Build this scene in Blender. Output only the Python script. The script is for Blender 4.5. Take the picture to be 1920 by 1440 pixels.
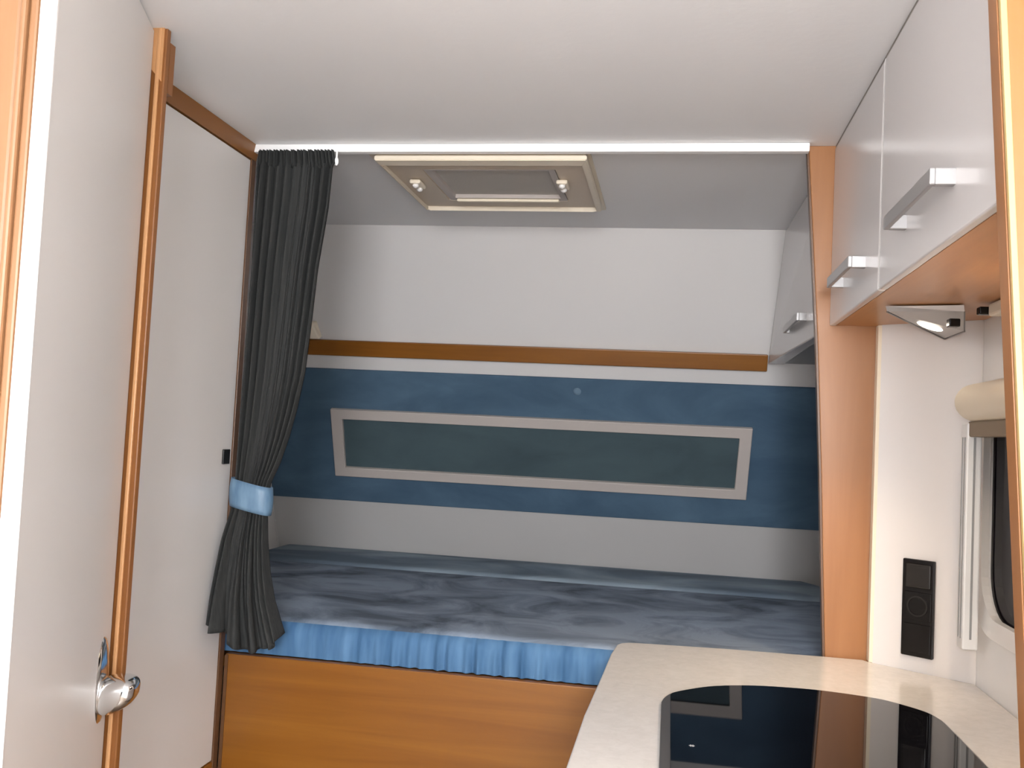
import bpy, bmesh, math, random
from mathutils import Vector, Matrix
random.seed(7)
S = bpy.context.scene
C = S.collection
for o in list(bpy.data.objects):
    bpy.data.objects.remove(o, do_unlink=True)

# ------------------------------------------------------------------ camera
CAMZ = 1.31
yaw, pitch, roll, FPX = .1696, .053, .0499, 1765.14
cy, sy, cp, sp, cr, sr = (math.cos(yaw), math.sin(yaw), math.cos(pitch), math.sin(pitch), math.cos(roll), math.sin(roll))
R0 = Vector((cy, sy, 0)); F0 = Vector((-sy, cy, 0)); ZU = Vector((0, 0, 1))
Fw = F0*cp + ZU*sp; U0 = -F0*sp + ZU*cp
Rt = R0*cr + U0*sr; Up = -R0*sr + U0*cr
cam = bpy.data.cameras.new('camera'); camo = bpy.data.objects.new('camera', cam); C.objects.link(camo)
m = Matrix((Rt, Up, -Fw)).transposed().to_4x4(); m.translation = (0, 0, CAMZ)
camo.matrix_world = m
cam.sensor_width = 36; cam.lens = FPX/1920*36; cam.clip_start = .02
S.camera = camo

# ------------------------------------------------------------------ world, lamps, exposure
S.view_settings.view_transform = 'Standard'; S.view_settings.look = 'None'
S.view_settings.gamma = 1; S.view_settings.use_curve_mapping = False
S.view_settings.exposure = 1.72
w = bpy.data.worlds.new('night'); S.world = w; w.use_nodes = True
w.node_tree.nodes['Background'].inputs[0].default_value = (.02, .025, .035, 1)
w.node_tree.nodes['Background'].inputs[1].default_value = .3

def light(name, kind, loc, energy, col=(1, 1, 1), size=.05, rot=(0, 0, 0), shape=None, sy_=None):
    l = bpy.data.lights.new(name, kind); l.energy = energy; l.color = col
    if kind == 'AREA':
        l.size = size
        if shape: l.shape = shape
        if sy_: l.size_y = sy_
    else: l.shadow_soft_size = size
    o = bpy.data.objects.new(name, l); C.objects.link(o); o.location = loc; o.rotation_euler = rot
    return o
# the camera's flash, just above the lens
light('camera_flash', 'POINT', (.03, -.05, 1.37), 6, (.96, .98, 1), .02)
# two unseen fill lights added behind the camera for a gentler falloff
light('living_fill', 'POINT', (.12, -1.15, 1.50), 51, (.96, .98, 1), .2)
light('rear_living_fill', 'POINT', (.10, -2.75, 1.70), 56, (.96, .98, 1), .25)
# the halogen of the triangular lamp under the overhead cabinet
HALO = light('halogen', 'SPOT', (.435, 1.775, 1.532), 3.4, (1, .78, .52), .02)
HALO.rotation_euler = (Vector((.19, 1.88, .89))-Vector((.435, 1.775, 1.532))).to_track_quat('-Z', 'Y').to_euler()
HALO.data.spot_size = math.radians(75); HALO.data.spot_blend = 1
# warm downlight further along the underside of the cabinet
DOWN = light('worktop_downlight', 'SPOT', (.45, 1.28, 1.545), 3.0, (1, .82, .62), .03, (0, 0, 0))
DOWN.data.spot_size = math.radians(165); DOWN.data.spot_blend = .6

# ------------------------------------------------------------------ materials
def mat(name, col, rough=.5, metal=0, spec=.5, coat=0):
    m = bpy.data.materials.new(name); m.use_nodes = True
    b = m.node_tree.nodes['Principled BSDF']
    b.inputs['Base Color'].default_value = (*col, 1); b.inputs['Roughness'].default_value = rough
    b.inputs['Metallic'].default_value = metal; b.inputs['Specular IOR Level'].default_value = spec
    b.inputs['Coat Weight'].default_value = coat
    return m
def noise(m, scale=(1, 1, 1), ns=5, detail=4, dist=0, c0=None, c1=None, bump=0, lo=.35, hi=.65, rough=.5, bd=.01, second=None):
    t = m.node_tree; n = t.nodes; L = t.links; b = n['Principled BSDF']
    tc = n.new('ShaderNodeTexCoord'); mp = n.new('ShaderNodeMapping'); mp.inputs['Scale'].default_value = scale
    nz = n.new('ShaderNodeTexNoise'); nz.inputs['Scale'].default_value = ns; nz.inputs['Detail'].default_value = detail
    nz.inputs['Distortion'].default_value = dist; nz.inputs['Roughness'].default_value = rough
    L.new(tc.outputs['Object'], mp.inputs['Vector']); L.new(mp.outputs['Vector'], nz.inputs['Vector'])
    if c0:
        r = n.new('ShaderNodeValToRGB'); r.color_ramp.elements[0].position = lo; r.color_ramp.elements[1].position = hi
        r.color_ramp.elements[0].color = (*c0, 1); r.color_ramp.elements[1].color = (*c1, 1)
        L.new(nz.outputs['Fac'], r.inputs['Fac'])
        L.new(r.outputs['Color'], b.inputs['Base Color'])
    if bump:
        bp = n.new('ShaderNodeBump'); bp.inputs['Strength'].default_value = bump; bp.inputs['Distance'].default_value = bd
        L.new(nz.outputs['Fac'], bp.inputs['Height']); L.new(bp.outputs['Normal'], b.inputs['Normal'])
    return m
def wood(name, axis, dark, lite, rough=.35, ns=7):
    sc = [9, 9, 9]; sc[axis] = .55
    m = mat(name, lite, rough)
    noise(m, sc, ns=ns*.35, detail=6, dist=.7, c0=dark, c1=lite, lo=.30, hi=.70, rough=.6)
    return m
WD, WL = (.19, .064, .006), (.25, .095, .011)
M = {
 'white': mat('white_laminate', (.72, .69, .67), .32),
 'door_white': mat('door_laminate', (.70, .665, .64), .38),
 'gloss_wall': noise(mat('wall_vinyl', (.64, .62, .61), .28), (1, 1, 1), ns=3, bump=.05),
 'ceiling': noise(mat('ceiling_vinyl', (.84, .83, .83), .5), (1, 1, 1), ns=60, detail=2, bump=.04),
 'plastic': mat('white_plastic', (.80, .78, .76), .35),
 'edge_white': mat('white_edging', (.93, .92, .91), .4),
 'panel_white': mat('panel_vinyl', (.74, .705, .685), .25),
 'cab_white': mat('cabinet_lacquer', (.66, .635, .63), .2),
 'hatch_cream': mat('hatch_plastic', (.60, .50, .39), .45),
 'pale_spot': mat('pale_blue_spot', (.12, .19, .26), .8),
 'lower_tone': mat('beige_grey_lower', (.47, .455, .445), .55),
 'wood_under_lit': wood('pear_wood_underside_lit', 1, (.44, .20, .075), (.54, .26, .10)),  # lighter than the other pear wood: bounce from the worktop put into the colour
 'wood_x': wood('pear_wood_along_x', 0, WD, WL),
 'wood_y': wood('pear_wood_along_y', 1, WD, WL),
 'wood_z': wood('pear_wood_along_z', 2, (.275, .112, .036), (.33, .142, .050)),
 'wood_dark': wood('dark_pear_edging', 2, (.10, .045, .02), (.15, .07, .03)),
 'bead': wood('light_bead', 2, (.50, .255, .11), (.58, .31, .14), .3),
 'gold': wood('golden_pear_wood', 2, (.24, .115, .03), (.30, .15, .045), .35),
 'gold_edge': mat('light_yellow_edging', (.55, .38, .16), .4),
 'wood_left': wood('pear_wood_reddish', 2, (.25, .122, .055), (.305, .155, .072), .4),
 'post': wood('post_wood', 2, (.19, .068, .016), (.25, .098, .028), .35),
 'cream': mat('cream_plastic', (.76, .67, .54), .4),
 'cream_lite': mat('cream_blind_housing', (.84, .74, .58), .4),
 'net': noise(mat('grey_blind_fabric', (.52, .49, .45), .9), (1, 1, 1), ns=300, detail=1, bump=.1),
 'chrome': mat('chrome', (.80, .80, .80), .10, 1),
 'handle': mat('silver_handle', (.42, .41, .41), .3, .55),
 'alu': mat('white_aluminium', (.78, .78, .77), .3),
 'alu_grey': mat('grey_channel', (.30, .30, .30), .4),
 'black': mat('black_plastic', (.005, .004, .004), .25, 0, .3),
 'black_lite': mat('dark_grey_plastic', (.014, .012, .010), .25),
 'glass_black': mat('black_hob_glass', (.002, .002, .003), .02, 0, .27),
 'night_glass': mat('dark_window_glass', (.004, .003, .006), .05, 0, .06),
 'rim': mat('dark_metal_rim', (.16, .15, .15), .3, .8),
 'taupe': mat('taupe_fabric', (.27, .21, .15), .7),
 'frame': mat('beige_grey_plastic', (.47, .42, .39), .45),
 'silver': mat('silver_plastic', (.42, .40, .39), .35, .3),
 'floor': wood('floor_vinyl', 1, (.14, .10, .07), (.2, .145, .10), .4),
 'dark': mat('dark_recess', (.02, .018, .016), .7),
 'mark': mat('print_grey', (.45, .45, .45), .5),
 'gap': mat('grey_sealant', (.22, .20, .18), .7),
}
# blue velvets: nap brushed in soft streaks
M['pad'] = noise(mat('blue_velvet', (.06, .11, .17), .95, 0, .2), (1, .9, 2.2), ns=3.2, detail=6, dist=.5,
                 c0=(.048, .088, .138), c1=(.086, .146, .212), lo=.3, hi=.72, rough=.6, bump=.12)
M['inset'] = noise(mat('grey_green_velvet', (.05, .08, .09), .95, 0, .2), (1, .9, 2.2), ns=3.2, detail=6, dist=.5,
                   c0=(.050, .075, .088), c1=(.072, .108, .122), lo=.3, hi=.72, rough=.6, bump=.1)
M['mattress'] = noise(mat('grey_blue_velvet', (.12, .15, .19), .9, 0, .25), (1, 1.25, 1), ns=4.2, detail=6, dist=.9,
                      c0=(.085, .108, .145), c1=(.27, .33, .42), lo=.34, hi=.60, rough=.58, bump=.35, bd=.02)
M['bolster'] = noise(mat('bolster_velvet', (.12, .15, .19), .9, 0, .25), (.8, 2.2, 1), ns=2.2, detail=5, dist=.8,
                     c0=(.13, .17, .22), c1=(.30, .37, .43), lo=.40, hi=.66, rough=.5, bump=.2, bd=.02)
M['band_blue'] = noise(mat('bright_blue_velvet', (.15, .28, .46), .8, 0, .3), (1, .3, .15), ns=30, detail=3, dist=.2,
                       c0=(.040, .110, .225), c1=(.098, .205, .355), lo=.3, hi=.7)
M['curtain'] = noise(mat('charcoal_cloth', (.05, .05, .052), .95, 0, .2), (60, 60, 2), ns=4, detail=3,
                     c0=(.031, .033, .033), c1=(.044, .044, .043), bump=.15, bd=.003)
M['tie'] = noise(mat('light_blue_satin', (.20, .32, .44), .45), (20, 20, 6), ns=2, detail=3,
                 c0=(.09, .17, .27), c1=(.17, .28, .40))
M['worktop'] = noise(mat('speckled_worktop', (.60, .54, .47), .17), (1, 1, 1), ns=45, detail=6, rough=.7,
                     c0=(.62, .585, .55), c1=(.68, .645, .61), lo=.35, hi=.65, dist=.6)
def emit(name, col, st):
    m = mat(name, col); b = m.node_tree.nodes['Principled BSDF']
    b.inputs['Emission Color'].default_value = (*col, 1); b.inputs['Emission Strength'].default_value = st
    return m
M['lens'] = emit('glowing_lens', (1, .9, .75), 5)

# ------------------------------------------------------------------ mesh helpers
def BM(): return bmesh.new()
def add(bm, vs, fs):
    v = [bm.verts.new(p) for p in vs]
    return [bm.faces.new([v[i] for i in f]) for f in fs]
def prism(bm, bottom, top, bevel=0, seg=2):
    """closed solid between two matching loops of points"""
    n = len(bottom)
    t = bmesh.new()
    vb = [t.verts.new(p) for p in bottom]; vt = [t.verts.new(p) for p in top]
    t.faces.new(vb[::-1]); t.faces.new(vt)
    for i in range(n):
        j = (i+1) % n
        t.faces.new((vb[i], vb[j], vt[j], vt[i]))
    bmesh.ops.recalc_face_normals(t, faces=t.faces[:])
    if bevel:
        bmesh.ops.bevel(t, geom=t.edges[:], offset=bevel, segments=seg, profile=.5, affect='EDGES', clamp_overlap=True)
    me = bpy.data.meshes.new('tmp'); t.to_mesh(me); t.free()
    bm.from_mesh(me); bpy.data.meshes.remove(me)
    return bm
def box(bm, a, b, bevel=0, seg=2):
    x0, y0, z0 = a; x1, y1, z1 = b
    lo = [(x0, y0, z0), (x1, y0, z0), (x1, y1, z0), (x0, y1, z0)]
    hi = [(x, y, z1) for x, y, _ in lo]
    return prism(bm, lo, hi, bevel, seg)
def plan(bm, pts, z0, z1, bevel=0, seg=2):
    return prism(bm, [(x, y, z0) for x, y in pts], [(x, y, z1) for x, y in pts], bevel, seg)
def along_x(bm, prof, x0, x1, bevel=0):     # profile in (y, z)
    return prism(bm, [(x0, y, z) for y, z in prof], [(x1, y, z) for y, z in prof], bevel)
def along_y(bm, prof, y0, y1, bevel=0):     # profile in (x, z)
    return prism(bm, [(x, y0, z) for x, z in prof], [(x, y1, z) for x, z in prof], bevel)
def slab_y(bm, poly, y0, y1, bevel=0):      # polygon in (x, z)
    return prism(bm, [(x, y0, z) for x, z in poly], [(x, y1, z) for x, z in poly], bevel)
def ellipsoid(bm, c, ax, r, nu=24, nv=12, p=1.0):
    rows = []
    X_, Y_, Z_ = [Vector(a).normalized() for a in ax]
    f = lambda t: math.copysign(abs(t)**p, t)
    for i in range(nv+1):
        th = -math.pi/2 + math.pi*i/nv
        if i in (0, nv):
            rows.append([bm.verts.new(Vector(c)+Z_*r[2]*f(math.sin(th)))]); continue
        rows.append([bm.verts.new(Vector(c) + X_*r[0]*f(math.cos(th))*f(math.cos(2*math.pi*k/nu)) + Y_*r[1]*f(math.cos(th))*f(math.sin(2*math.pi*k/nu)) + Z_*r[2]*f(math.sin(th))) for k in range(nu)])
    for i in range(nv):
        a, b = rows[i], rows[i+1]
        for k in range(nu):
            k2 = (k+1) % nu
            if len(a) == 1: bm.faces.new((a[0], b[k2], b[k]))
            elif len(b) == 1: bm.faces.new((a[k], a[k2], b[0]))
            else: bm.faces.new((a[k], a[k2], b[k2], b[k]))
def grid(bm, f, nu, nv):
    vs = [[bm.verts.new(f(i/nu, j/nv)) for i in range(nu+1)] for j in range(nv+1)]
    for j in range(nv):
        for i in range(nu):
            bm.faces.new((vs[j][i], vs[j][i+1], vs[j+1][i+1], vs[j+1][i]))
    return vs
def ring_frame(bm, outer, inner, depth):
    """flat frame between two matching loops, given thickness by vector depth"""
    d = Vector(depth); n = len(outer)
    A = [bm.verts.new(p) for p in outer]; B = [bm.verts.new(p) for p in inner]
    A2 = [bm.verts.new(Vector(p)+d) for p in outer]; B2 = [bm.verts.new(Vector(p)+d) for p in inner]
    fs = []
    for i in range(n):
        j = (i+1) % n
        for q in ((A[i], A[j], B[j], B[i]), (A2[i], B2[i], B2[j], A2[j]), (A[i], A2[i], A2[j], A[j]), (B[i], B[j], B2[j], B2[i])):
            fs.append(bm.faces.new(q))
    bmesh.ops.recalc_face_normals(bm, faces=fs)
def rrect(c0, c1, r, seg=6):
    """rounded rectangle loop of (u, v)"""
    (x0, y0), (x1, y1) = c0, c1; out = []
    for cx, cy_, a0 in ((x1-r, y1-r, 0), (x0+r, y1-r, 90), (x0+r, y0+r, 180), (x1-r, y0+r, 270)):
        for k in range(seg+1):
            a = math.radians(a0+90*k/seg); out.append((cx+r*math.cos(a), cy_+r*math.sin(a)))
    return out
def obj(name, bm, material, parent=None, smooth=False, base=None):
    me = bpy.data.meshes.new(name)
    if smooth:
        for f in bm.faces: f.smooth = True
    if parent is not None:
        off = Vector(parent['_w'])
    else:
        if base is None:
            xs = [v.co for v in bm.verts]
            base = ((min(v.x for v in xs)+max(v.x for v in xs))/2, (min(v.y for v in xs)+max(v.y for v in xs))/2, min(v.z for v in xs))
        off = Vector(base)
    bmesh.ops.translate(bm, verts=bm.verts[:], vec=-off)
    bm.to_mesh(me); bm.free()
    me.materials.append(M[material])
    if smooth:
        me.shade_smooth() if hasattr(me, 'shade_smooth') else None
        try: me.set_sharp_from_angle(angle=math.radians(40))
        except Exception: pass
    o = bpy.data.objects.new(name, me); C.objects.link(o)
    if parent is not None:
        o.parent = parent
        o['_w'] = tuple(off)
    else:
        o.location = off; o['_w'] = tuple(off)
    return o
def thing(name, label, cat, loc, group=None):
    o = bpy.data.objects.new(name, None); C.objects.link(o); o.location = loc; o.empty_display_size = .05
    o['_w'] = tuple(loc); o['label'] = label; o['category'] = cat
    if group: o['group'] = group
    return o
def tag(o, label, cat, group=None):
    o['label'] = label; o['category'] = cat
    if group: o['group'] = group
    return o
def struct(name, bm, material, label=None, cat=None, smooth=False):
    o = obj(name, bm, material, None, smooth); o['kind'] = 'structure'
    if label: o['label'] = label
    if cat: o['category'] = cat
    return o

# the tilted rear wall:  y + .4496 z = KB ; n points into the room
KB = 3.7157
WN = Vector((0, -1, -.4496)).normalized()
def W(x, z, out=0.0):
    p = Vector((x, KB-.4496*z, z)); return p + WN*out
H = 1.95

# ------------------------------------------------------------------ the setting
b = BM(); box(b, (-1.50, -3.60, -.05), (.66, 3.66, 0)); struct('floor', b, 'floor', 'brown wood-look vinyl floor of the vehicle', 'floor')
b = BM(); box(b, (-1.50, -3.60, H), (.66, 2.95, H+.05)); struct('ceiling', b, 'ceiling', 'pale grey ceiling running over kitchen and bed', 'ceiling')
b = BM(); prism(b, [W(-1.50, 0), W(.60, 0), W(.60, H), W(-1.50, H)], [W(-1.50, 0, -.04), W(.60, 0, -.04), W(.60, H, -.04), W(-1.50, H, -.04)])
wb = struct('wall_back', b, 'gloss_wall', 'glossy white sloping wall behind the bed', 'wall')
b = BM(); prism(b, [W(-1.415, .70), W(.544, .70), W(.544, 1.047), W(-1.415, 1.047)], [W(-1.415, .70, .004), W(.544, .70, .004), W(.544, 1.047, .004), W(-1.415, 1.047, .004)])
obj('lower_strip', b, 'lower_tone', wb)  # lower stretch of the rear wall in a darker, greyer tone
b = BM(); box(b, (-1.50, -3.60, 0), (-1.42, 3.70, H)); struct('wall_left', b, 'white', 'white outer wall on the left side', 'wall')
b = BM(); box(b, (-1.42, -3.60, 0), (.62, -3.55, H)); struct('wall_front', b, 'white', 'white wall behind the viewer', 'wall')
# right wall of the bed alcove
b = BM(); box(b, (.545, 2.066, 0), (.59, 3.70, H)); struct('wall_alcove', b, 'gloss_wall', 'white side wall at the right end of the bed', 'wall')
# kitchen side wall with the window opening
WX = .575
win = rrect((1.12, 1.02), (1.866, 1.43), .085, 8)     # (y, z) of the opening
b = BM()
outer = []
y0, y1, z0, z1 = -3.55, 1.905, 0, H
cy_, cz_ = 1.49, 1.22
for (yy, zz) in win:          # cast each rim point to the outside of the wall
    dy, dz = yy-cy_, zz-cz_
    t = min([(y1-cy_)/dy if dy > 0 else (y0-cy_)/dy if dy < 0 else 1e9, (z1-cz_)/dz if dz > 0 else (z0-cz_)/dz if dz < 0 else 1e9])
    outer.append((cy_+dy*t, cz_+dz*t))
ring_frame(b, [(WX, y, z) for y, z in outer], [(WX, y, z) for y, z in win], (.045, 0, 0))
# close the four outer corners left by the casting
def corner(yc, zc):
    near = sorted(range(len(outer)), key=lambda i: (outer[i][0]-yc)**2+(outer[i][1]-zc)**2)
    ey = min((i for i in range(len(outer)) if abs(outer[i][0]-yc) < 1e-6), key=lambda i: abs(outer[i][1]-zc), default=None)
    ez = min((i for i in range(len(outer)) if abs(outer[i][1]-zc) < 1e-6), key=lambda i: abs(outer[i][0]-yc), default=None)
    if ey is not None and ez is not None and ey != ez:
        add(b, [(WX, yc, zc), (WX, *outer[ey]), (WX, *outer[ez])], [(0, 1, 2)])
for yc in (y0, y1):
    for zc in (z0, z1): corner(yc, zc)
struct('wall_right', b, 'edge_white', 'white side wall beside the kitchen', 'wall')

# the kitchen window: frame lip and dark pane
wn = BM(); lip_o = rrect((1.095, .995), (1.891, 1.450), .105, 8); lip_i = rrect((1.125, 1.025), (1.861, 1.425), .083, 8)
ring_frame(wn, [(WX-.012, y, z) for y, z in lip_o], [(WX-.006, y, z) for y, z in lip_i], (.013, 0, 0))
window = struct('window_1', wn, 'plastic', 'dark kitchen window with rounded corners beside the right pillar', 'window')
b = BM(); lo_ = rrect((1.121, 1.021), (1.865, 1.429), .085, 8)
prism(b, [(WX+.012, y, z) for y, z in lo_], [(WX+.020, y, z) for y, z in lo_]); obj('pane', b, 'night_glass', window)

# partition between kitchen and bed: wooden strip and slanted white splash panel
b = BM()
slab_y(b, [(.263, H), (.42, H), (.42, 0), (.335, 0), (.328, .89), (.310, 1.258), (.295, 1.523)], 2.036, 2.062, .002)
part = struct('wall_partition', b, 'wood_z', 'pear wood partition upright between kitchen and bed', 'partition')
b = BM()
slab_y(b, [(.2595, H), (.2632, H), (.2952, 1.523), (.3102, 1.258), (.3282, .89), (.335, 0), (.331, 0), (.3242, .89), (.3062, 1.258), (.2912, 1.523)], 2.040, 2.060)
obj('shaded_edge', b, 'wood_dark', part)  # side face of the upright, its shade put into the dark wood colour
b = BM(); plan(b, [(.415, 2.008), (.5746, 1.8933), (.5746, 1.93), (.43, 2.032)], 0, H)
struct('wall_splash', b, 'panel_white', 'shiny white panel with the black socket', 'wall')
b = BM(); plan(b, [(.409, 2.012), (.415, 2.0075), (.42, 2.03), (.409, 2.034)], .8895, 1.569)
struct('trim_4', b, 'cream_lite', 'cream edging between wood strip and white panel', 'trim')

# left: grooved post with bead
post = BM(); prism(post, [(-.8705, 1.400, 0), (-.846, 1.400, 0), (-.846, 1.412, 0), (-.8705, 1.412, 0)],
                   [(-.8705, 1.400, H), (-.845, 1.400, H), (-.845, 1.412, H), (-.8705, 1.412, H)], .002)
post = struct('trim_1', post, 'post', 'slim wooden post between the door and the white locker', 'trim')
b = BM(); prism(b, [(-.863, 1.3965, 0), (-.856, 1.3965, 0), (-.856, 1.401, 0), (-.863, 1.401, 0)],
                [(-.861, 1.3965, H), (-.854, 1.3965, H), (-.854, 1.401, H), (-.861, 1.401, H)], .0018, 3); obj('bead', b, 'bead', post, True)
b = BM(); prism(b, [(-.868, 1.398, 1.88), (-.850, 1.398, 1.86), (-.850, 1.40, 1.86), (-.868, 1.40, 1.88)],
                [(-.884, 1.398, H), (-.850, 1.398, H), (-.850, 1.40, H), (-.884, 1.40, H)]); obj('corner_block', b, 'bead', post)
b = BM(); prism(b, [(-.870, 1.4125, 1.845), (-.8455, 1.4125, 1.845), (-.8455, 1.428, 1.845), (-.870, 1.428, 1.845)],
                [(-.870, 1.4125, H-.02), (-.8455, 1.4125, H-.02), (-.8455, 1.428, H-.02), (-.870, 1.428, H-.02)]); obj('rear_strip', b, 'post', post)
# wall return behind the post
b = BM(); plan(b, [(-1.42, 1.435), (-.885, 1.435), (-.985, 1.56), (-1.42, 1.56)], 0, H); struct('wall_return', b, 'door_white', 'wall return behind the wooden post', 'wall')

# left foreground upright: grooved pear boards and a white edging strip
b = BM()
box(b, (-.92, .884, 0), (-.7065, .915, H), .004)
box(b, (-.7055, .880, 0), (-.6975, .915, H), .003)
box(b, (-.6965, .884, 0), (-.6855, .915, H), .003)
pil = struct('trim_2', b, 'wood_left', 'grooved wooden upright at the left edge of the picture', 'trim')
b = BM(); prism(b, [(-.6805, .8795, 0), (-.6545, .8795, 0), (-.6545, .8845, 0), (-.6805, .8845, 0)],
                [(-.6805, .8795, H), (-.6640, .8795, H), (-.6640, .8845, H), (-.6805, .8845, H)], .001); obj('white_edging', b, 'edge_white', pil)
b = BM(); box(b, (-.6865, .888, 0), (-.6812, .895, H)); obj('dark_joint', b, 'wood_dark', pil)
b = BM(); box(b, (-1.42, .925, 0), (-.92, .96, H)); struct('wall_washroom', b, 'white', 'white washroom wall behind the left upright', 'wall')

# right foreground upright
b = BM(); prism(b, [(.406, .975, 0), (.62, .975, 0), (.62, 1.0, 0), (.406, 1.0, 0)],
                [(.289, .975, H), (.62, .975, H), (.62, 1.0, H), (.289, 1.0, H)], .001)
pr = struct('trim_3', b, 'wood_z', 'wooden upright at the right edge of the picture', 'trim')
b = BM(); prism(b, [(.4075, .967, 0), (.62, .967, 0), (.62, .9745, 0), (.4075, .9745, 0)],
                [(.2905, .967, H), (.62, .967, H), (.62, .9745, H), (.2905, .9745, H)], .001); obj('facing', b, 'gold', pr)
b = BM(); prism(b, [(.4065, .9655, 0), (.4125, .9655, 0), (.4125, .972, 0), (.4065, .972, 0)],
                [(.2895, .9655, H), (.2955, .9655, H), (.2955, .972, H), (.2895, .972, H)], .0008); obj('light_edging', b, 'gold_edge', pr)

# white ceiling rail the curtain runs in
b = BM(); box(b, (-.985, 2.012, 1.931), (.262, 2.032, H-.0005), .002)
rail = tag(obj('curtain_rail', b, 'edge_white'), 'thin white curtain rail along the ceiling above the bed', 'curtain rail')
# ------------------------------------------------------------------ washroom door, slightly ajar
def dpt(y, out, z):          # point on the door plane
    n = Vector((1, .36, 0)).normalized()
    return Vector((-.364-.36*y, y, z)) + n*out
dn = Vector((1, .36, 0)).normalized(); dd = Vector((-.36, 1, 0)).normalized()
b = BM(); prism(b, [dpt(.935, 0, .03), dpt(1.396, 0, .03), dpt(1.396, -.028, .03), dpt(.935, -.028, .03)],
                [dpt(.935, 0, 1.945), dpt(1.396, 0, 1.945), dpt(1.396, -.028, 1.945), dpt(.935, -.028, 1.945)], .002)
door = struct('door_1', b, 'door_white', 'pale washroom door with a chrome handle, left of the wooden post', 'door')
b = BM()
hy, hz = 1.352, .878
ce = dpt(hy, 0, hz+.022)
ellipsoid(b, ce, (dd, ZU, dn), (.032, .066, .0085), 32, 10)
ros = obj('rosette', b, 'chrome', door, True)
b = BM()
ellipsoid(b, dpt(hy, .027, hz-.004), (dn, dd, ZU), (.031, .034, .029), 36, 18, .72)
for v in b.verts:       # a stubby shell: thick at the rosette, thinner and lifted at the tip
    t = max(0, (Vector(v.co)-Vector(dpt(hy, 0, hz))).dot(dn))/.058
    v.co.z = hz-.004 + (v.co.z-(hz-.004))*(1.12-.42*t) + .016*t
    v.co += dd*(-.006*t)
lever = obj('lever', b, 'chrome', ros, True)

# ------------------------------------------------------------------ white locker left of the bed
LX = -.983
lk = thing('locker', 'tall white locker with wooden edges left of the curtain', 'locker', (-1.2, 1.8, 0))
b = BM(); box(b, (-1.415, 1.60, 0), (LX-.018, 2.030, H-.002)); obj('carcass', b, 'wood_y', lk)
ld = BM(); box(ld, (LX-.017, 1.60, .548), (LX, 2.012, 1.912), .002); ld = obj('door', ld, 'door_white', lk)
b = BM(); prism(b, [(LX-.016, 1.60, 1.914), (LX+.004, 1.60, 1.914), (LX+.004, 2.032, 1.914), (LX-.016, 2.032, 1.914)],
                [(LX-.016, 1.60, H-.001), (LX+.010, 1.60, H-.001), (LX+.010, 2.032, H-.001), (LX-.016, 2.032, H-.001)]); obj('top_trim', b, 'wood_y', lk)
b = BM(); box(b, (LX-.017, 2.0125, .0), (LX+.003, 2.0345, 1.914), .001); obj('edge_trim', b, 'wood_dark', lk)
b = BM(); box(b, (LX-.017, 1.60, 0), (LX+.002, 2.012, .545), .001); obj('bottom_trim', b, 'wood_y', lk)
b = BM(); box(b, (LX, 1.966, 1.211), (LX+.004, 1.997, 1.244), .001)
la = obj('latch', b, 'black', ld)
# ------------------------------------------------------------------ bed
bf = thing('bed_base', 'pear wood bed base panel under the blue mattress', 'bed base', (-.45, 2.6, 0))
b = BM(); box(b, (-.9775, 2.036, 0), (.325, 2.056, .780), .002); obj('front_panel', b, 'wood_x', bf)
b = BM(); box(b, (-1.405, 2.060, .745), (.540, 3.30, .768)); obj('slatted_deck', b, 'wood_x', bf)
b = BM(); box(b, (-.9775, 2.033, 0), (-.970, 2.0355, .778)); obj('dark_joint', b, 'wood_dark', bf)

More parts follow.
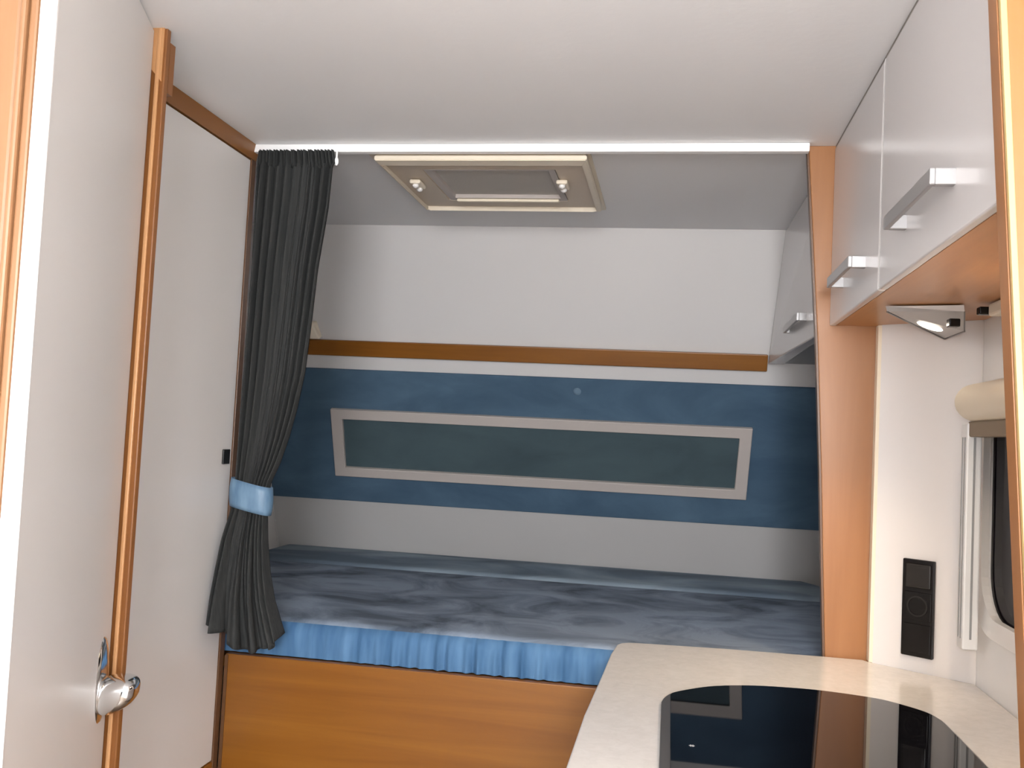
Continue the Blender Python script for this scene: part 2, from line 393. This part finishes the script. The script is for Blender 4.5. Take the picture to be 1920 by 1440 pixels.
def cushion(bm, x0, x1, y0, y1, z0, z1, r, nx, ny, wob, crown=0, seed=0):
    """soft slab: rounded rim, gently uneven top"""
    rnd = random.Random(seed); ph = [rnd.uniform(0, 6) for _ in range(8)]
    prof = [(0, 0)]
    for k in range(5):
        a = math.pi/2*k/4
        prof.append((r*(1-math.cos(a)), (z1-z0-r)/(z1-z0) + r*math.sin(a)/(z1-z0)))
    rows = []
    def loop(ins, z):
        pts = []
        X0, X1, Y0, Y1 = x0+ins, x1-ins, y0+ins, y1-ins
        for i in range(nx): pts.append((X0+(X1-X0)*i/nx, Y0))
        for j in range(ny): pts.append((X1, Y0+(Y1-Y0)*j/ny))
        for i in range(nx): pts.append((X1-(X1-X0)*i/nx, Y1))
        for j in range(ny): pts.append((X0, Y1-(Y1-Y0)*j/ny))
        out = []
        for x, y in pts:
            out.append(bm.verts.new((x, y, z)))
        return out
    L = [loop(i, z0+(z1-z0)*t) for i, t in prof]
    for a, c in zip(L[:-1], L[1:]):
        for k in range(len(a)):
            k2 = (k+1) % len(a); bm.faces.new((a[k], a[k2], c[k2], c[k]))
    bm.faces.new(L[0][::-1])
    # top surface as a grid sharing the last loop
    top = L[-1]; n = len(top)
    X0, X1, Y0, Y1 = x0+r, x1-r, y0+r, y1-r
    g = [[None]*(nx+1) for _ in range(ny+1)]
    for i in range(nx+1): g[0][i] = top[i]
    for j in range(ny+1): g[j][nx] = top[(nx+j) % n]
    for i in range(nx+1): g[ny][nx-i] = top[(nx+ny+i) % n]
    for j in range(1, ny+1): g[ny-j][0] = top[(2*nx+ny+j) % n]
    for j in range(1, ny):
        for i in range(1, nx):
            x = X0+(X1-X0)*i/nx; y = Y0+(Y1-Y0)*j/ny
            u, v = i/nx, j/ny
            e = min(1, 5*min(u, 1-u, v*.6, (1-v)*.6))
            z = z1 + e*(crown*math.sin(math.pi*v) + wob*(math.sin(9*u+ph[0]+3*v)*math.sin(5*v+ph[1]) + .6*math.sin(17*u+ph[2]-4*v) * math.sin(7*v+ph[3]) + .35*math.sin(31*u+9*v+ph[4])))
            g[j][i] = bm.verts.new((x, y, z))
    for j in range(ny):
        for i in range(nx):
            bm.faces.new((g[j][i], g[j][i+1], g[j+1][i+1], g[j+1][i]))
    bmesh.ops.recalc_face_normals(bm, faces=bm.faces[:])
mt = thing('mattress', 'wide grey blue velvet mattress with a bright blue pleated front band', 'mattress', (-.45, 2.5, .783))
b = BM(); cushion(b, -1.41, .542, 2.064, 2.945, .7815, .862, .030, 68, 28, .0045, 0, 3); obj('main_cushion', b, 'mattress', mt, True)
b = BM()
rb = random.Random(5); ph = [rb.uniform(0, 6.28) for _ in range(6)]
def band(u, v):
    x = -1.0 + 1.325*u
    amp = .0045*(1-.7*v)*(.55+.45*math.sin(9*u+ph[0]))
    d = amp*(math.sin(240*u+ph[1]+2*math.sin(14*u)) + .6*math.sin(410*u+ph[2]+1.5*math.sin(23*u)))
    if v < .62:
        t = v/.62; y = 2.0565 - .001*math.sin(math.pi*t); z = .782 + .050*t
    else:
        t = (v-.62)/.38; a = t*math.radians(50); y = 2.0565 + .006*t + .030*(1-math.cos(a)); z = .832 + .0305*math.sin(a)
    return (x, y-d-.001, z)
grid(b, band, 420, 14); obj('pleated_band', b, 'band_blue', mt, True)
b = BM(); cushion(b, -1.39, .540, 2.955, 3.335, .7815, .866, .030, 60, 10, .003, .012, 8)
for v in b.verts:       # the rear outline follows the sloping wall; corner cut at the right
    lim = KB-.4496*v.co.z-.006
    if v.co.y > lim: v.co.y = lim
    cut = 3.325-max(0, v.co.x-.45)*2.6
    if v.co.y > cut: v.co.y = cut
tag(obj('bolster_cushion', b, 'bolster', None, True), 'narrow blue velvet cushion strip along the rear wall behind the mattress', 'cushion')

# ------------------------------------------------------------------ padded panel on the rear wall
wp = thing('wall_pad', 'long blue velvet wall pad with a framed inset above the bed', 'wall pad', tuple(W(-.45, 1.05, .006)))
b = BM(); prism(b, [W(-1.41, 1.048, .001), W(.543, 1.048, .001), W(.543, 1.503, .001), W(-1.41, 1.503, .001)],
                [W(-1.41, 1.048, .012), W(.543, 1.048, .012), W(.543, 1.503, .012), W(-1.41, 1.503, .012)], .003); obj('velvet_panel', b, 'pad', wp)
b = BM()
ring_frame(b, [W(-1.158, 1.143, .012), W(.250, 1.143, .012), W(.255, 1.375, .012), W(-1.153, 1.375, .012)],
           [W(-1.118, 1.175, .012), W(.211, 1.175, .012), W(.216, 1.342, .012), W(-1.113, 1.342, .012)], WN*.016)
bmesh.ops.bevel(b, geom=[e for e in b.edges], offset=.002, segments=1, affect='EDGES')
fr = obj('frame', b, 'frame', wp)
b = BM(); prism(b, [W(-1.120, 1.172, .0125), W(.213, 1.172, .0125), W(.218, 1.345, .0125), W(-1.116, 1.345, .0125)],
                [W(-1.120, 1.172, .0145), W(.213, 1.172, .0145), W(.218, 1.345, .0145), W(-1.116, 1.345, .0145)]); obj('inset_panel', b, 'inset', wp)
b = BM(); ellipsoid(b, W(-.306, 1.463, .012), ((1, 0, 0), (0, -.41, .912), WN), (.013, .013, .003), 16, 6); obj('pale_spot', b, 'pale_spot', wp, True)  # small pale raised spot on the velvet

# wooden ledge over the pad
b = BM(); prism(b, [W(-1.40, 1.551, .001), W(.285, 1.551, .001), W(.285, 1.596, .001), W(-1.40, 1.596, .001)],
                [W(-1.40, 1.551, .024), W(.285, 1.551, .024), W(.285, 1.600, .020), W(-1.40, 1.600, .020)], .003)
tag(obj('ledge', b, 'wood_x'), 'wooden ledge running along the rear wall above the blue pad', 'shelf')
b = BM(); prism(b, [W(-1.33, 1.604, .001), W(-1.165, 1.604, .001), W(-1.178, 1.655, .001), W(-1.33, 1.66, .001)],
                [W(-1.33, 1.604, .03), W(-1.165, 1.604, .03), W(-1.185, 1.648, .022), W(-1.33, 1.655, .022)], .004)
tag(obj('bracket', b, 'cream'), 'small cream bracket on the ledge beside the curtain', 'bracket')

# ------------------------------------------------------------------ roof hatch
sk = thing('roof_hatch', 'cream framed roof hatch in the ceiling over the bed', 'roof hatch', (-.45, 2.27, 1.92))
def rz(x0, y0, x1, y1, z): return [(x0, y0, z), (x1, y0, z), (x1, y1, z), (x0, y1, z)]
b = BM()
ring_frame(b, rz(-.695, 2.045, -.210, 2.510, 1.931), rz(-.605, 2.135, -.290, 2.420, 1.925), (0, 0, .0185))
bmesh.ops.bevel(b, geom=b.edges[:], offset=.003, segments=2, affect='EDGES'); ofr = obj('outer_frame', b, 'hatch_cream', sk)
b = BM(); ring_frame(b, rz(-.697, 2.043, -.208, 2.512, 1.921), rz(-.690, 2.082, -.222, 2.511, 1.919), (0, 0, .012))
bmesh.ops.bevel(b, geom=b.edges[:], offset=.002, segments=2, affect='EDGES'); obj('lip', b, 'cream', sk)
b = BM(); ring_frame(b, rz(-.720, 2.040, -.203, 2.585, 1.9425), rz(-.66, 2.10, -.24, 2.46, 1.9425), (0, 0, .007))
obj('flange', b, 'cream', sk)
b = BM(); ring_frame(b, rz(-.604, 2.136, -.291, 2.419, 1.9255), rz(-.588, 2.152, -.307, 2.403, 1.9275), (0, 0, .010)); obj('inner_frame', b, 'frame', sk)
b = BM(); box(b, (-.600, 2.140, 1.938), (-.295, 2.415, 1.941)); obj('blind', b, 'net', sk)
b = BM(); box(b, (-.585, 2.404, 1.919), (-.312, 2.417, 1.9265), .003); obj('pull_bar', b, 'cream_lite', sk)
for hx in (-.648, -.283):
    b = BM(); box(b, (hx-.014, 2.215, 1.915), (hx+.014, 2.275, 1.9258), .004)
    k = obj('catch', b, 'cream', sk)
    for dy in (-.018, .018):
        b = BM(); ellipsoid(b, (hx, 2.245+dy, 1.912), ((1, 0, 0), (0, 1, 0), (0, 0, 1)), (.008, .008, .006), 14, 8); obj('knob', b, 'plastic', k, True)

# ------------------------------------------------------------------ curtain
rows = [ # z, xl, xr, y at left, y at right, fold amplitude
 (1.930, -.958, -.778, 1.998, 1.998, .008), (1.90, -.959, -.772, 1.996, 1.996, .012), (1.80, -.959, -.776, 1.994, 1.994, .014),
 (1.664, -.959, -.792, 1.992, 1.994, .014), (1.54, -.959, -.801, 1.990, 1.994, .013), (1.423, -.959, -.811, 1.988, 1.994, .012),
 (1.34, -.958, -.825, 1.986, 1.992, .012), (1.278, -.956, -.839, 1.984, 1.990, .012), (1.22, -.955, -.856, 1.982, 1.988, .012), (1.175, -.953, -.874, 1.98, 1.985, .011),
 (1.145, -.953, -.878, 1.978, 1.984, .010), (1.11, -.955, -.877, 1.972, 1.982, .011), (1.05, -.966, -.872, 1.958, 1.978, .014), (.98, -.970, -.862, 1.940, 1.975, .018),
 (.92, -.973, -.848, 1.925, 1.972, .022), (.87, -.974, -.830, 1.912, 1.972, .026), (.83, -.974, -.815, 1.903, 1.972, .029), (.80, -.974, -.806, 1.900, 1.972, .030)]
def curt_at(z):
    for a, c in zip(rows[:-1], rows[1:]):
        if a[0] >= z >= c[0]:
            t = (a[0]-z)/(a[0]-c[0]); return [a[k]+(c[k]-a[k])*t for k in range(6)]
    return rows[-1] if z < rows[-1][0] else rows[0]
NF = 9
def curtf(u, v):
    hem = .798 + .088*(1-u)**2.0 + .050*max(0, (u-.62)/.38)**1.5 - .006*math.sin(6.28*u*2.5)
    z = 1.930 + (hem-1.930)*v
    _, xl, xr, yl, yr, amp = curt_at(z)
    low = max(0, (1.10-z)/.3)
    nf = NF
    wv = math.sin(2*math.pi*nf*u + 1.2*math.sin(5*u+v*2)) * (.65+.35*math.sin(7*u+1)) + .35*math.sin(2*math.pi*nf*2.1*u+v*3)*(1-low*.5)
    if low > 0: wv = wv*(1-.55*low) + .75*low*math.sin(2*math.pi*4*u+.6)
    x = xl+(xr-xl)*u + .25*amp*math.cos(2*math.pi*nf*u)*math.sin(math.pi*u)
    y = yl+(yr-yl)*u + amp*wv
    y = min(y, 2.028)
    if v < .03: y = 1.998 + .008*math.sin(2*math.pi*22*u)
    lim = -.961 if z > 1.12 else -.961-.015*min(1, (1.12-z)/.2)
    return (max(x, lim), y, z)
cu = thing('curtain', 'charcoal grey curtain gathered by a light blue tie at the left end of the bed', 'curtain', (-.88, 1.98, .80))
b = BM(); grid(b, curtf, 260, 110); cl = obj('cloth', b, 'curtain', cu, True)
md = cl.modifiers.new('thickness', 'SOLIDIFY'); md.thickness = .0016; md.offset = 0
b = BM()
def tief(u, v):
    a = 2*math.pi*u; cx, cy2 = -.9145, 1.979
    ex, ey = .0475+.001*math.sin(3*a), .0235
    ca, sa = math.cos(a), math.sin(a)
    px = math.copysign(abs(ca)**.75, ca); py = math.copysign(abs(sa)**.75, sa)
    bul = .0025*math.sin(math.pi*v)
    x = cx + (ex+bul)*px; y = cy2 + (ey+bul)*py
    z = 1.112 + .062*v - .010*(x-cx)/.05 - .003*math.sin(math.pi*v)*0
    return (x, y, z)
grid(b, tief, 60, 6); bmesh.ops.remove_doubles(b, verts=b.verts[:], dist=1e-5); ti = obj('tie_band', b, 'tie', cu, True)
md = ti.modifiers.new('thickness', 'SOLIDIFY'); md.thickness = .002
b = BM()
ellipsoid(b, (-.770, 1.999, 1.905), ((1, 0, 0), (0, 1, 0), (0, 0, 1)), (.005, .004, .010), 12, 8)
box(b, (-.772, 1.9975, 1.912), (-.768, 2.0005, 1.931), .001)
obj('glider', b, 'edge_white', cu, True)

# ------------------------------------------------------------------ overhead cabinets
def bar_handle(parent, y0, y1, z, xf):
    b = BM(); box(b, (xf-.029, y0, z-.010), (xf-.022, y1, z+.010), .0015)
    h = obj('handle', b, 'handle', parent)
    for ya in (y0, y1-.012):
        b2 = BM(); box(b2, (xf-.0225, ya, z-.010), (xf+.001, ya+.012, z+.010), .001); obj('handle_foot', b2, 'handle', h)
    return h
CB, CF = 1.568, .316
oc = thing('overhead_cabinet', 'long white overhead cabinet with two flap doors over the kitchen worktop', 'cabinet', (.45, 1.5, CB))
b = BM(); box(b, (CF+.014, 1.004, CB+.001), (.5735, 1.888, H-.001)); plan(b, [(CF+.014, 1.888), (.5735, 1.888), (.413, 2.005), (.413, 2.034), (CF+.014, 2.034)], CB+.001, H-.001); obj('carcass', b, 'wood_under_lit', oc)
for (a, c, hy0, hy1, hz) in ((1.004, 1.561, 1.155, 1.400, 1.637), (1.569, 2.034, 1.672, 1.895, 1.634)):
    b = BM(); box(b, (CF, a, CB), (CF+.0135, c, H-.006), .003, 3); d = obj('door', b, 'cab_white', oc)
    bar_handle(d, hy0, hy1, hz, CF)
b = BM(); box(b, (CF+.0005, 1.5617, CB+.002), (CF+.0135, 1.5683, H-.006)); obj('divider', b, 'edge_white', oc)
b = BM(); box(b, (CF+.0015, 1.004, H-.0055), (CF+.0135, 2.034, H-.0005)); obj('top_joint', b, 'gap', oc)
ac = thing('overhead_cabinet', 'smaller white overhead cabinet above the right end of the bed', 'cabinet', (.40, 2.45, CB))
b = BM(); prism(b, [(CF+.019, 2.068, CB+.001), (.543, 2.068, CB+.001), (.543, KB-.4496*CB-.012, CB+.001), (CF+.019, KB-.4496*CB-.012, CB+.001)],
                [(CF+.019, 2.068, H-.001), (.543, 2.068, H-.001), (.543, KB-.4496*H-.004, H-.001), (CF+.019, KB-.4496*H-.004, H-.001)]); obj('carcass', b, 'alu_grey', ac)
b = BM(); prism(b, [(CF+.002, 2.075, CB-.003), (CF+.018, 2.075, CB-.003), (CF+.018, KB-.4496*CB-.030, CB-.003), (CF-.030, KB-.4496*CB-.030, CB-.003)],
                [(CF+.002, 2.075, H-.002), (CF+.018, 2.075, H-.002), (CF+.018, KB-.4496*H-.004, H-.002), (CF-.008, KB-.4496*H-.004, H-.002)], .003); ad = obj('door', b, 'cab_white', ac)
bar_handle(ad, 2.33, 2.60, 1.626, CF-.002)

# lamp under the cabinet
lp = thing('cabinet_lamp', 'triangular silver lamp glowing under the kitchen overhead cabinet', 'lamp', (.45, 1.78, 1.53))
b = BM()
A, B_, E_, D_, C_ = (.362, 1.728, 1.5665), (.481, 1.692, 1.5665), (.512, 1.895, 1.5665), (.505, 1.892, 1.531), (.503, 1.764, 1.531)
B2 = (.483, 1.695, 1.556); A2 = (.366, 1.733, 1.558)
v = [b.verts.new(p) for p in (A, B_, E_, D_, C_, B2, A2)]
bmesh.ops.convex_hull(b, input=b.verts[:]); bmesh.ops.recalc_face_normals(b, faces=b.faces[:]); body = obj('housing', b, 'silver', lp)
# dark gasket along the lower rim
b = BM()
def bar(bm, p, q, r):
    p, q = Vector(p), Vector(q); d = (q-p).normalized(); s = d.cross(Vector((0, 0, 1))).normalized(); t = s.cross(d)
    prism(bm, [p+s*r+t*r, p-s*r+t*r, p-s*r-t*r, p+s*r-t*r], [q+s*r+t*r, q-s*r+t*r, q-s*r-t*r, q+s*r-t*r])
bar(b, A2, D_, .0016); bar(b, D_, C_, .0016); bar(b, C_, B2, .0012); obj('rim', b, 'rim', lp)
fn = (Vector(D_)-Vector(A2)).cross(Vector(C_)-Vector(A2)).normalized()
if fn.z > 0: fn = -fn
fc = Vector((.448, 1.785, 0)); 
def on_face(x, y):
    p = Vector(A2); z = p.z - (fn.x*(x-p.x)+fn.y*(y-p.y))/fn.z
    return Vector((x, y, z))
b = BM(); e1 = (on_face(.49, 1.84)-on_face(.42, 1.77)).normalized(); ellipsoid(b, on_face(.452, 1.790), (e1, fn.cross(e1), fn), (.034, .015, .004), 24, 8); obj('lens', b, 'lens', lp, True)
b = BM(); c0 = on_face(.468, 1.704); box(b, (c0.x-.009, c0.y-.010, c0.z-.008), (c0.x+.009, c0.y+.010, c0.z+.006), .002); obj('switch', b, 'black', lp)
# cream trunking under the cabinet beside the lamp
b = BM(); box(b, (.513, 1.02, 1.545), (.545, 1.672, 1.5665), .004); tk = tag(obj('cable_trunking', b, 'cream'), 'cream trunking under the kitchen cabinet beside the right pillar', 'trunking')
b = BM(); n_ = 20; c_ = [(.45+.03*math.cos(2*math.pi*k/n_), 1.28+.03*math.sin(2*math.pi*k/n_)) for k in range(n_)]
plan(b, c_, 1.549, 1.5665, .002)
dl = obj('downlight', b, 'silver', tk)
b = BM(); box(b, (.500, 1.672, 1.549), (.535, 1.690, 1.562), .002); obj('plug', b, 'black', tk)

# ------------------------------------------------------------------ window blind
bl = thing('roller_blind', 'cream roller blind cassette with white side rail at the kitchen window', 'blind', (.55, 1.5, 1.37))
b = BM()
prof = [(.5605, 1.376), (.534, 1.373)] + [(.5405+.037*math.cos(math.radians(a)), 1.408+.034*math.sin(math.radians(a))) for a in range(250, 85, -15)] + [(.5605, 1.442)]
along_y(b, prof, 1.02, 1.826)
bmesh.ops.bevel(b, geom=[e for e in b.edges if all(abs(v.co.y-1.826) < 1e-5 for v in e.verts)], offset=.012, segments=4, affect='EDGES')
obj('cassette', b, 'cream_lite', bl, True)
b = BM(); box(b, (.530, 1.02, 1.346), (.5585, 1.825, 1.3735), .003); obj('bottom_bar', b, 'taupe', bl)
b = BM(); box(b, (.5265, 1.815, .966), (.553, 1.848, 1.371), .003); rl = obj('side_rail', b, 'alu', bl)
for k, (g0, g1) in enumerate(((1.822, 1.826), (1.836, 1.839))):
    b = BM(); box(b, (.5252, g0, .985), (.5272, g1, 1.345)); obj('groove', b, 'alu_grey', rl)
b = BM(); box(b, (.538, 1.8138, .985), (.5415, 1.8155, 1.345)); obj('groove', b, 'alu_grey', rl)
b = BM(); box(b, (.5605, 1.02, 1.36), (.5635, 1.83, 1.44)); obj('mounting_plate', b, 'alu', bl)

# socket and switch on the white panel
pd = Vector((.159, -.114, 0)).normalized(); pn = Vector((-.114, -.159, 0)).normalized()
P0 = Vector((.4885, 1.9548, 0))
def PP(s, z, out): return P0 + pd*s + pn*out + Vector((0, 0, z))
def pbox(bm, s0, s1, z0, z1, o0, o1, bev=0):
    prism(bm, [PP(s0, z0, o0), PP(s1, z0, o0), PP(s1, z1, o0), PP(s0, z1, o0)], [PP(s0, z0, o1), PP(s1, z0, o1), PP(s1, z1, o1), PP(s0, z1, o1)], bev)
so = thing('wall_socket', 'black two gang switch and socket plate on the white kitchen panel', 'socket', tuple(PP(0, .92, .004)))
b = BM(); pbox(b, -.031, .030, .920, 1.106, .001, .010, .002); obj('plate', b, 'black', so)
b = BM(); pbox(b, -.024, .024, 1.052, 1.098, .0095, .0135, .002); obj('switch', b, 'black_lite', so)
b = BM(); pbox(b, -.026, .026, .990, 1.044, .0095, .012, .002); sk_ = obj('socket', b, 'black', so)
b = BM()
n = 24; ring = [PP(.020*math.cos(2*math.pi*k/n), 1.017+.020*math.sin(2*math.pi*k/n), .0118) for k in range(n)]
ring_i = [PP(.017*math.cos(2*math.pi*k/n), 1.017+.017*math.sin(2*math.pi*k/n), .0118) for k in range(n)]
ring_frame(b, ring, ring_i, pn*.002); obj('socket_ring', b, 'black_lite', sk_)
b = BM(); pbox(b, -.026, .026, .928, .983, .0095, .012, .002); obj('cover', b, 'black', so)

# ------------------------------------------------------------------ kitchen base, worktop, hob
kb = thing('base_cabinet', 'white kitchen base cabinet carrying the worktop', 'cabinet', (.25, 1.5, 0))
b = BM(); box(b, (-.075, 1.005, .08), (.57, 1.87, .852)); obj('carcass', b, 'white', kb)
for y0_, y1_ in ((1.01, 1.43), (1.436, 1.865)):
    b = BM(); box(b, (-.093, y0_, .10), (-.0755, y1_, .845), .002); d = obj('door', b, 'cab_white', kb); bar_handle(d, y0_+.08, y1_-.08, .78, -.093)
b = BM(); box(b, (-.03, 1.02, 0), (.55, 1.85, .0795)); obj('plinth', b, 'wood_y', kb)
top_pts = [(.574, 1.004), (.574, 1.8925), (.414, 2.006), (.40, 2.026), (.321, 2.026), (.117, 2.019), (-.046, 2.003), (-.070, 1.999), (-.084, 1.989), (-.092, 1.970),
           (-.099, 1.884), (-.104, 1.711), (-.109, 1.57), (-.113, 1.457), (-.115, 1.218), (-.113, 1.004)]
b = BM(); plan(b, top_pts, .853, .890, .003, 3); tag(obj('worktop', b, 'worktop'), 'beige speckled worktop with rounded corner in front of the bed', 'worktop')
hb = thing('hob', 'black glass hob lid with curved back edge set in the worktop', 'hob', (.22, 1.35, .89))
def spl(pts, n=6):
    out = []
    for i in range(len(pts)-1):
        p0 = pts[max(0, i-1)]; p1 = pts[i]; p2 = pts[i+1]; p3 = pts[min(len(pts)-1, i+2)]
        for k in range(n):
            t = k/n
            out.append(tuple(.5*((2*p1[d])+(-p0[d]+p2[d])*t+(2*p0[d]-5*p1[d]+4*p2[d]-p3[d])*t*t+(-p0[d]+3*p1[d]-3*p2[d]+p3[d])*t**3) for d in (0, 1)))
    out.append(pts[-1]); return out
def hob_loop(i):       # i = inset of the outline
    arc = spl([(.002+i, 1.545), (.008+i, 1.577-i*.3), (.024+i*.8, 1.609-i*.7), (.081+i*.4, 1.662-i*.9), (.146, 1.691-i), (.210, 1.702-i), (.275, 1.702-i), (.354, 1.684-i), (.392-i*.4, 1.658-i*.9), (.424-i*.8, 1.622-i*.6), (.436-i, 1.580)], 5)
    return arc + [(.437-i, 1.5), (.438-i, 1.10+i), (.420-i, 1.06+i), (.02+i, 1.06+i), (.002+i, 1.10+i)]
def tilt_hob(bm):
    for v in bm.verts: v.co.z += .007*(v.co.y-1.06)
b = BM(); plan(b, hob_loop(0), .8902, .8935, .0008); tilt_hob(b); obj('rim', b, 'rim', hb)
b = BM()
gl = [(max(x, .016), y) for x, y in hob_loop(.004)]
# the glass starts further in on the left, behind the wide metal rim
def rem(pts):
    out = []
    for p in pts:
        if not out or (p[0]-out[-1][0])**2+(p[1]-out[-1][1])**2 > 1e-7: out.append(p)
    return out
plan(b, rem(gl), .8936, .8960, .0006); tilt_hob(b); gls = obj('glass_lid', b, 'glass_black', hb)
b = BM()
for a in range(3):
    an = math.radians(60*a); dx, dy = .004*math.cos(an), .004*math.sin(an); nx_, ny_ = -math.sin(an)*.0008, math.cos(an)*.0008
    prism(b, [(.045+dx+nx_, 1.335+dy+ny_, .8961), (.045+dx-nx_, 1.335+dy-ny_, .8961), (.045-dx-nx_, 1.335-dy-ny_, .8961), (.045-dx+nx_, 1.335-dy+ny_, .8961)],
          [(.045+dx+nx_, 1.335+dy+ny_, .8963), (.045+dx-nx_, 1.335+dy-ny_, .8963), (.045-dx-nx_, 1.335-dy-ny_, .8963), (.045-dx+nx_, 1.335-dy+ny_, .8963)])
tilt_hob(b); obj('print_mark', b, 'mark', gls)

for o in bpy.data.objects:
    if '_w' in o: del o['_w']
